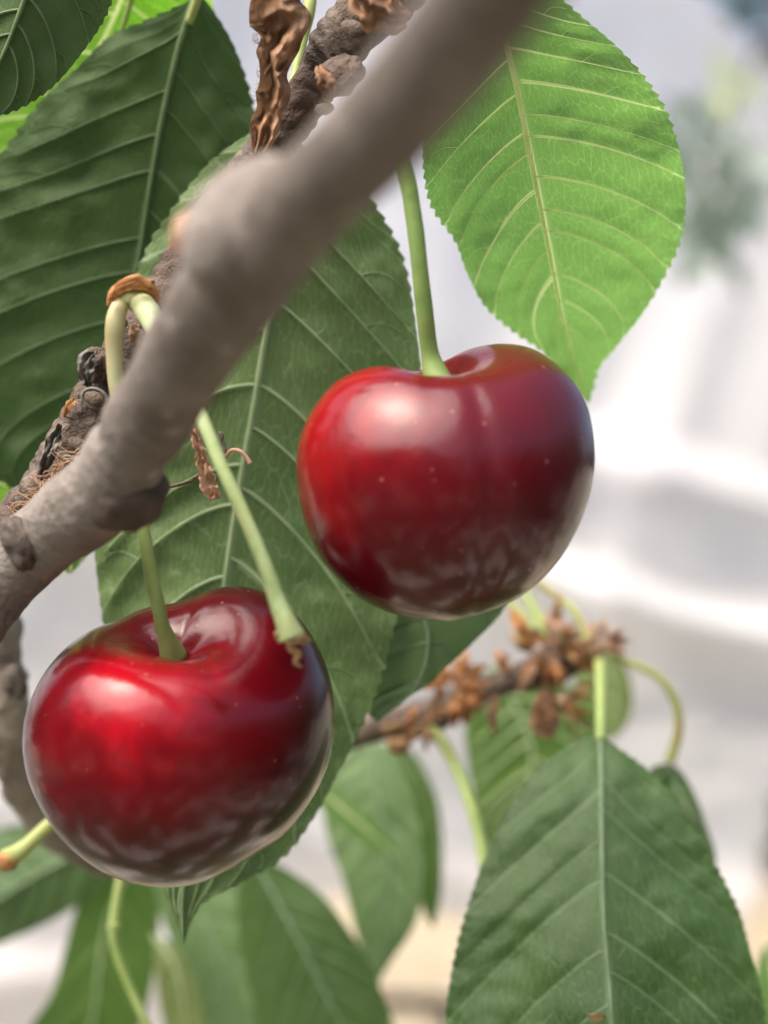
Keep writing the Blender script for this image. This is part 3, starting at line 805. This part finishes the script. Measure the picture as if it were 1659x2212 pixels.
# ------------------------------------------------------------------ cherries
def cherry(C, rpx, tilt, roll, outline, mat, label, stem_path, stem_m, a=0.46, sg=0.40, lobe=0.06, phi0=0.0, crease=0.0, exp=1.0):
    cx, cy, cd = C
    Rc = rpx * K * cd
    nth, nph = 150, 200
    th = (np.linspace(0, 1, nth) ** 0.85) * math.pi
    ph = np.linspace(0, 2 * math.pi, nph, endpoint=False)
    TH, PH = np.meshgrid(th, ph, indexing='ij')
    r = 1 - a * np.exp(-(TH / sg) ** 2) - 0.05 * np.exp(-((math.pi - TH) / 0.35) ** 2)
    r = r + lobe * np.cos(2 * (PH - phi0)) * np.exp(-((TH - 0.55) / 0.5) ** 2)
    # suture line
    dphi = np.angle(np.exp(1j * (PH - crease)))
    r = r - 0.018 * np.exp(-(dphi / 0.10) ** 2) * np.sin(TH) ** 1.0
    x, y, z = r * np.sin(TH) * np.cos(PH), r * np.sin(TH) * np.sin(PH), r * np.cos(TH)
    al = math.radians(tilt)
    y, z = y * math.cos(al) - z * math.sin(al), y * math.sin(al) + z * math.cos(al)
    be = math.radians(roll)
    x, z = x * math.cos(be) + z * math.sin(be), -x * math.sin(be) + z * math.cos(be)
    # match the traced outline, as seen from the front
    px, pz = x, z
    ang = np.arctan2(pz, px); rr = np.hypot(px, pz)
    nb = 180
    bi = ((ang + math.pi) / (2 * math.pi) * nb).astype(int) % nb
    sil = np.zeros(nb); np.maximum.at(sil, bi.ravel(), rr.ravel())
    ol = np.asarray(outline, float)
    ox, oz = (ol[:, 0] - cx) / rpx, -(ol[:, 1] - cy) / rpx
    oa, orr = np.arctan2(oz, ox), np.hypot(ox, oz)
    k = np.argsort(oa); oa, orr = oa[k], orr[k]
    oa = np.r_[oa - 2 * math.pi, oa, oa + 2 * math.pi]; orr = np.r_[orr, orr, orr]
    bc = (np.arange(nb) + 0.5) / nb * 2 * math.pi - math.pi
    fac = np.interp(bc, oa, orr) / sil
    ker = np.exp(-(np.arange(-6, 7) / 2.2) ** 2); ker /= ker.sum()
    fac = np.convolve(np.r_[fac[-6:], fac, fac[:6]], ker, 'valid')
    F = np.interp(ang, np.r_[bc[0] - 2 * math.pi / nb, bc, bc[-1] + 2 * math.pi / nb], np.r_[fac[-1], fac, fac[0]])
    Sl = np.interp(ang, np.r_[bc[0] - 2 * math.pi / nb, bc, bc[-1] + 2 * math.pi / nb], np.r_[sil[-1], sil, sil[0]])
    wgt = np.clip(rr / Sl, 0, 1) ** 2
    sc = 1 + (F - 1) * wgt
    x, z = x * sc, z * sc
    # perspective: the traced outline is made at the distance of the rim
    c0 = P(cx, cy, cd)
    V = np.stack([x, y, z], -1) * Rc * S + c0
    V = V.reshape(-1, 3)
    base = V[0]
    t = empty('cherry', base, label, 'cherry', 'ripe red cherries')
    fo = mk('fruit', V, grid_faces(nth, nph, True), mat, t, origin=c0)
    # dimple pixel
    dd = base - np.array([0, 0, CAMZ])
    bx, by = dd[0] / dd[1] / K + 829.5, 1106 - dd[2] / dd[1] / K
    print('cherry dimple at', round(bx), round(by), 'dist cm', round(dd[1] / S, 2))
    sp_ = stem_path + [(bx, by, dd[1] / S, stem_path[-1][3] * 1.8)]
    tube('stem', sp_, stem_m, t, 70, 18, lambda tt, a_, p: 1 + 0.05 * nz(p, 300, 2) + 0.04 * nz(p, 900, 1))
    return t
ol1 = [(500, 1267), (550, 1273), (450, 1276), (415, 1293), (370, 1308), (300, 1318), (250, 1343), (200, 1358), (150, 1391), (100, 1451), (75, 1501), (60, 1546), (57, 1606), (67, 1671), (95, 1731), (130, 1791), (190, 1846), (250, 1883), (310, 1901), (370, 1906), (425, 1901), (490, 1876), (550, 1841), (610, 1801), (660, 1746), (695, 1686), (715, 1626), (722, 1571), (720, 1506), (707, 1446), (685, 1396), (650, 1341), (610, 1301)]
ol2 = [(965, 770), (1010, 745), (1075, 735), (1150, 750), (1195, 780), (1235, 820), (1265, 870), (1280, 940), (1282, 1010), (1265, 1090), (1230, 1170), (1180, 1240), (1120, 1290), (1050, 1320), (980, 1337), (920, 1337), (850, 1325), (790, 1300), (740, 1260), (690, 1200), (660, 1130), (645, 1060), (640, 1000), (650, 940), (680, 880), (730, 825), (800, 797), (860, 793), (910, 793)]
cherry((390, 1590, 13.7), 330, 28, 0, ol1, M_ch1, 'ripe cherry at lower left with a painted lit ruby patch and deep stem hollow',
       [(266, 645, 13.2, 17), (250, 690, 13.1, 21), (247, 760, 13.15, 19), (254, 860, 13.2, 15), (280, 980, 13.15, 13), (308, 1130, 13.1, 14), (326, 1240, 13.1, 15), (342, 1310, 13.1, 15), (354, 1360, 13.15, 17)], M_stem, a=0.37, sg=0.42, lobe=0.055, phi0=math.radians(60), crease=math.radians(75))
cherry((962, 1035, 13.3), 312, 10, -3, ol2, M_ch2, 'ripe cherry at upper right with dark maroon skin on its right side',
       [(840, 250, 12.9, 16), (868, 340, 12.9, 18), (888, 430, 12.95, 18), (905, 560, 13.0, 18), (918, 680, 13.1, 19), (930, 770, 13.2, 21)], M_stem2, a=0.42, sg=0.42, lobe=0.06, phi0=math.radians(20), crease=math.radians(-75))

fs = empty('fruitless_stem', P(330, 660, 13.2), 'bare pale green stem ending in a shrivelled stub in front of the lower left cherry', 'stem')
tube('stem', [(296, 645, 13.25, 20), (315, 668, 13.0, 27), (332, 705, 12.9, 22), (350, 760, 12.7, 14), (390, 830, 12.6, 14), (430, 890, 12.5, 15), (480, 1010, 12.4, 14.5), (530, 1120, 12.3, 15.5), (570, 1215, 12.2, 16), (600, 1300, 12.15, 19), (620, 1350, 12.1, 25), (630, 1378, 12.1, 33)],
     M_palestem, fs, 90, 20, lambda tt, a_, p: 1 + 0.05 * nz(p, 300, 2) + 0.04 * nz(p, 1000, 1))
blob('stub', (630, 1376, 12.1), 36, 26, 12, M_tan, fs, -0.15, 3, 0.3, 18)
tube('dried_style', [(625, 1380, 12.08, 9), (630, 1400, 12.05, 10), (645, 1412, 12.05, 8), (638, 1432, 12.05, 6), (652, 1440, 12.05, 3)], M_tan, fs, 24, 8, lambda tt, a_, p: 1 + 0.5 * nz(p, 900, 2))
crumple('bract', [(596, 1372, 12.1, 4), (622, 1384, 12.0, 9), (650, 1384, 12.0, 8), (664, 1372, 12.1, 3)], M_tan, fs, 0.04, 15, 16, 8)

# ------------------------------------------------------------------ background spur at lower right
bs = empty('background_spur', P(740, 1600, 20.5), 'blurred twig behind the right cherry with dry orange bud husks and drooping leaves', 'twig')
tube('bark', [(600, 1640, 20.4, 34), (740, 1590, 20.4, 32), (850, 1565, 20.3, 32), (930, 1545, 20.3, 38), (1010, 1505, 20.2, 30), (1085, 1475, 20.1, 26), (1150, 1455, 20.1, 36), (1210, 1430, 20.1, 42), (1260, 1400, 20.1, 34), (1285, 1385, 20.1, 14)], M_spur, bs, 80, 20,
     lambda t, a_, p: 1 + 0.15 * nz(p, 220, 4) + 0.08 * abs(math.sin(t * 60)))
rnd = random.Random(21)
def husks(cx, cy, cd, n, spread, size, seed, mat=None):
    rn = random.Random(seed)
    for i in range(n):
        a_ = rn.uniform(0, 6.28); r0 = rn.uniform(0.1, 1) * spread
        x, y = cx + math.cos(a_) * r0, cy + math.sin(a_) * r0
        a2 = a_ + rn.uniform(-1.0, 1.0); L = size * rn.uniform(0.8, 2.1); wd = size * rn.uniform(0.16, 0.34)
        d = cd + rn.uniform(-0.6, 0.2)
        crumple('bud_scale', [(x, y, d, wd * 0.3), (x + math.cos(a2) * L * 0.5, y + math.sin(a2) * L * 0.5, d - 0.15, wd), (x + math.cos(a2) * L, y + math.sin(a2) * L, d, wd * 0.3)], mat or rn.choice([M_scale, M_scale, M_husk, M_tan]), bs, 0.05, seed + i, 14, 9)
husks(985, 1485, 20.0, 34, 42, 34, 1, M_scale)
husks(905, 1560, 20.0, 8, 28, 30, 2)
husks(1195, 1400, 19.9, 46, 60, 36, 3)
husks(1305, 1385, 19.9, 18, 20, 26, 4, M_husk)
husks(1195, 1500, 19.9, 10, 34, 40, 5)
husks(1080, 1455, 20.0, 4, 16, 26, 6)
crumple('bud_scale', [(1180, 1490, 19.8, 14), (1178, 1530, 19.7, 30), (1180, 1570, 19.7, 30), (1192, 1592, 19.8, 10)], M_husk, bs, 0.2, 40, 30, 16)
crumple('bud_scale', [(1068, 1500, 20, 8), (1064, 1540, 19.9, 11), (1066, 1585, 19.9, 5)], M_husk, bs, 0.08, 42, 20, 10)
crumple('bud_scale', [(893, 1530, 19.9, 9), (886, 1570, 19.8, 13), (898, 1600, 19.9, 5)], M_scale, bs, 0.1, 43, 20, 10)
blob('bud', (1262, 1392, 19.9), 22, 20, 18, M_petiole, bs, 0.3, 9, 0.2, 12)
blob('bud', (860, 1610, 20.2), 26, 20, 20, M_tan, bs, -0.4, 10, 0.2, 12)
pet = lambda pts, m=M_petiole: tube('petiole', pts, m, bs, 40, 10)
pet([(1140, 1240, 20.5, 8), (1185, 1275, 20.4, 8), (1240, 1320, 20.2, 8), (1272, 1385, 20.0, 9)], M_petbrown)
pet([(1120, 1250, 20.6, 9), (1145, 1300, 20.4, 10), (1180, 1360, 20.2, 14), (1230, 1400, 20.1, 14)])
pet([(1090, 1290, 21.5, 8), (1130, 1330, 21.3, 8), (1160, 1370, 21.1, 8)])
pet([(1290, 1400, 19.6, 13), (1296, 1450, 19.0, 12), (1297, 1520, 18.2, 11), (1296, 1600, 17.3, 11)])
pet([(1310, 1415, 20, 7), (1360, 1432, 20, 8), (1420, 1462, 20, 9), (1458, 1515, 20, 9), (1466, 1570, 20, 10), (1455, 1620, 20, 11), (1445, 1645, 20, 13)], M_petbrown)
pet([(930, 1580, 20, 16), (960, 1610, 19.8, 14), (995, 1680, 19.5, 13), (1020, 1750, 19.2, 12), (1038, 1820, 19, 12), (1046, 1880, 18.8, 12)])
pet([(1180, 1470, 20, 9), (1225, 1540, 20, 10), (1245, 1590, 20, 12), (1262, 1640, 20, 9)])
# front leaf at bottom right, upper side
leaf(bs, M_top, M_ribt,
     mid=[(1296, 1585, 17.4), (1299, 1690, 16.9), (1300, 1830, 16.4), (1304, 1990, 15.9), (1316, 2120, 15.6), (1322, 2220, 15.4), (1330, 2400, 15.3), (1340, 2620, 15.3)],
     L=[(1250, 1600), (1190, 1640), (1130, 1705), (1085, 1775), (1045, 1860), (1015, 1950), (990, 2040), (972, 2130), (962, 2220), (985, 2350), (1080, 2480), (1220, 2580)],
     R=[(1340, 1620), (1400, 1665), (1450, 1720), (1500, 1790), (1550, 1880), (1595, 1970), (1622, 2060), (1642, 2140), (1652, 2220), (1640, 2350), (1560, 2490), (1430, 2590)],
     label='large dark green leaf, upper side, in the bottom right corner', nv=9, foldL=0.5, foldR=0.7, bow=0.2, amp=0.055, up=True, seed=11.7, slope=0.25, teeth=52, tooth=5, mr=0.022, vr=0.010, wav=0.09, vlift=0.3)
crumple('leaf_blemish', [(1272, 2192, 15.30, 3), (1284, 2196, 15.30, 9), (1298, 2196, 15.30, 9), (1306, 2192, 15.30, 3)], M_tan, bs, 0.03, 61, 16, 10)
# others of the same spur
leaf(bs, M_top, M_ribt,
     mid=[(1445, 1648, 20.2), (1462, 1700, 20.1), (1485, 1750, 20), (1520, 1800, 20), (1540, 1900, 20)],
     L=[(1405, 1665), (1400, 1730), (1420, 1800), (1480, 1880)], R=[(1468, 1665), (1498, 1710), (1520, 1770), (1545, 1850)],
     label='small green leaf half hidden behind the bottom right leaf', nv=6, amp=0.06, up=True, seed=12.7, teeth=20, tooth=4)
leaf(bs, M_far, M_rib,
     mid=[(1060, 1440, 21.8), (1120, 1540, 21.8), (1150, 1640, 21.8), (1120, 1780, 21.8), (1080, 1880, 21.9)],
     L=[(1030, 1500), (1005, 1580), (1020, 1700), (1040, 1800)], R=[(1200, 1470), (1290, 1540), (1290, 1660), (1210, 1790), (1130, 1870)],
     label='light green leaf hanging behind the husks of the blurred twig', nv=10, amp=0.04, seed=13.7, dd=2.5, teeth=20, tooth=3, vr=0.02)
leaf(bs, M_pale, M_rib,
     mid=[(1300, 1400, 23), (1320, 1460, 23), (1330, 1530, 23), (1310, 1600, 23)],
     L=[(1250, 1430), (1240, 1500), (1270, 1580)], R=[(1345, 1430), (1366, 1490), (1362, 1545), (1335, 1590)],
     label='pale olive leaf behind the petiole', nv=6, amp=0.05, seed=14.7, dd=2, teeth=0, nt=60, ns=10, veins=False)
leaf(bs, M_blue, M_ribt,
     mid=[(800, 1605, 21.5), (815, 1720, 21.3), (835, 1850, 21.2), (830, 1980, 21.2), (812, 2130, 21.3)],
     L=[(750, 1625), (700, 1700), (705, 1800), (740, 1900), (770, 2020), (795, 2090)], R=[(850, 1615), (885, 1690), (908, 1780), (915, 1880), (900, 1990), (850, 2070)],
     label='bluish glossy leaf hanging below the blurred twig', nv=9, foldL=0.4, foldR=-0.3, amp=0.05, up=True, seed=15.7, dd=3, teeth=0, nt=90, ns=14, vr=0.012)
leaf(bs, M_far, M_rib,
     mid=[(860, 1600, 21.9), (915, 1700, 22), (945, 1820, 22.1), (945, 1930, 22.1), (935, 2010, 22.1)],
     L=[(850, 1700), (870, 1800), (895, 1900), (915, 1970)], R=[(905, 1640), (945, 1730), (956, 1840), (952, 1940)],
     label='narrow dark leaf edge behind the bluish leaf', nv=7, amp=0.03, seed=16.7, dd=3, teeth=0, nt=60, ns=8, veins=False)
leaf(bs, M_bright, M_ribl,
     mid=[(640, 1660, 20.6), (720, 1730, 20.6), (790, 1790, 20.6), (856, 1850, 20.7)],
     L=[(660, 1710), (720, 1770), (790, 1825)], R=[(680, 1670), (760, 1735), (820, 1790)],
     label='slim yellow-green leaf blade crossing the bluish leaf', nv=6, amp=0.02, seed=17.7, dd=2.4, teeth=0, nt=50, ns=8, veins=False)

# ------------------------------------------------------------------ leafy shoot at lower left
sh = empty('leafy_shoot', P(0, 1300, 17.5), 'blurred brown shoot at the left border with a fan of leaves below the left cherry', 'leafy shoot')
M_limb = bark_mat('rough_limb_bark', (0.12, 0.09, 0.07), (0.26, 0.215, 0.175), (0.33, 0.28, 0.235), 240, 1.0, dist=0.001)
tube('bark', [(-60, 1150, 16.5, 40), (-12, 1300, 17.0, 50), (2, 1420, 17.3, 46), (14, 1540, 17.6, 52), (40, 1660, 18.2, 46), (100, 1780, 19, 36), (200, 1860, 20, 24), (290, 1890, 20.5, 14)], M_limb, sh, 120, 28,
     lambda t, a_, p: 1 + 0.22 * nz(p, 220, 4) + 0.12 * nz(p, 700, 4) + 0.16 * max(0, math.sin(t * 50 + a_ * 0.5)) ** 4)
blob('bud', (30, 1470, 17.0), 26, 26, 40, M_node, sh, 0.3, 19, 0.2, 14)
leaf(sh, M_top, M_ribt,
     mid=[(260, 1830, 20.5), (160, 1850, 20.4), (60, 1900, 20.3), (-60, 1980, 20.2), (-160, 2050, 20.2)],
     L=[(200, 1800), (100, 1780), (0, 1790), (-120, 1850), (-180, 1950)], R=[(255, 1880), (190, 1940), (100, 1995), (0, 2040), (-100, 2080)],
     label='blurred dark leaf at the left border below the cherry', nv=8, foldL=0.3, foldR=0.3, amp=0.07, up=True, seed=21.1, dd=4, teeth=0, nt=80, ns=14, vr=0.012)
leaf(sh, M_far, M_rib,
     mid=[(300, 1850, 21.0), (240, 1960, 20.9), (215, 2080, 20.8), (200, 2200, 20.8), (150, 2350, 20.8)],
     L=[(230, 1870), (170, 1950), (140, 2050), (110, 2150), (60, 2230), (60, 2320)], R=[(330, 1900), (345, 2000), (330, 2120), (290, 2250), (220, 2340)],
     label='blurred bright green leaf at bottom left under the cherry', nv=8, foldL=-0.5, foldR=0.4, amp=0.05, seed=22.1, dd=4, teeth=0, nt=80, ns=14, veins=False)
leaf(sh, M_blue, M_ribt,
     mid=[(340, 1850, 21.6), (420, 1950, 21.4), (470, 2070, 21.2), (500, 2200, 21.2), (520, 2360, 21.2)],
     L=[(330, 1920), (365, 2030), (400, 2140), (430, 2250), (480, 2330)], R=[(430, 1850), (540, 1890), (600, 2020), (620, 2160), (590, 2300)],
     label='pale shiny leaf at bottom behind the tip of the centre leaf', nv=8, foldL=0.3, foldR=-0.2, amp=0.03, up=True, seed=23.1, dd=5, teeth=0, nt=80, ns=14, vr=0.014)
leaf(sh, M_top, M_ribt,
     mid=[(545, 1850, 19.4), (600, 1950, 19.3), (660, 2060, 19.2), (720, 2180, 19.2), (800, 2330, 19.2)],
     L=[(515, 1920), (520, 2040), (545, 2150), (570, 2260), (680, 2350)], R=[(600, 1870), (690, 1930), (760, 2020), (810, 2110), (850, 2220), (850, 2310)],
     label='blurred dark green leaf rising at bottom centre', nv=9, foldL=0.8, foldR=0.2, amp=0.025, up=True, seed=24.1, dd=3, teeth=30, tooth=4, ns=16, vr=0.012)
leaf(sh, M_pale, M_rib,
     mid=[(330, 2020, 20.3), (375, 2080, 20.2), (395, 2160, 20.2), (410, 2300, 20.2)],
     L=[(335, 2090), (345, 2170), (370, 2260)], R=[(385, 2050), (425, 2130), (440, 2240)],
     label='pale olive leaf sliver at the bottom edge', nv=6, amp=0.03, seed=25.1, dd=4, teeth=0, nt=50, ns=8, veins=False)
tube('petiole', [(268, 1850, 18.6, 12), (258, 1910, 18.4, 11), (246, 1995, 18.3, 12), (250, 2050, 18.3, 10), (275, 2120, 18.3, 9), (320, 2220, 18.3, 9), (350, 2290, 18.4, 9)], M_petiole, sh, 40, 10)
blob('node', (246, 2000, 18.3), 16, 14, 12, M_petiole, sh, 0, 5, 0.15, 10)
fp = empty('fruitless_stem', P(140, 1750, 16.5), 'short yellow-green stem stub with an orange end at the left border', 'stem')
tube('stem', [(150, 1745, 16.5, 15), (105, 1782, 16.4, 15), (60, 1825, 16.3, 17), (30, 1848, 16.25, 22), (14, 1858, 16.2, 26)], M_petiole, fp, 30, 14)
blob('stem_end', (14, 1860, 16.2), 20, 20, 24, M_scale, fp, 0.8, 5, 0.2, 12)
leaf(bs, M_bright, M_ribl,
     mid=[(1660, 2030, 22), (1670, 2100, 22), (1680, 2180, 22), (1690, 2300, 22)],
     L=[(1640, 2070), (1630, 2130), (1640, 2230)], R=[(1700, 2060), (1730, 2140), (1720, 2240)],
     label='lime leaf edge at the right border', nv=5, amp=0.02, seed=27.1, teeth=0, nt=40, ns=8, veins=False)
print('objects', len(bpy.data.objects), 'polys', sum(len(m.polygons) for m in bpy.data.meshes))
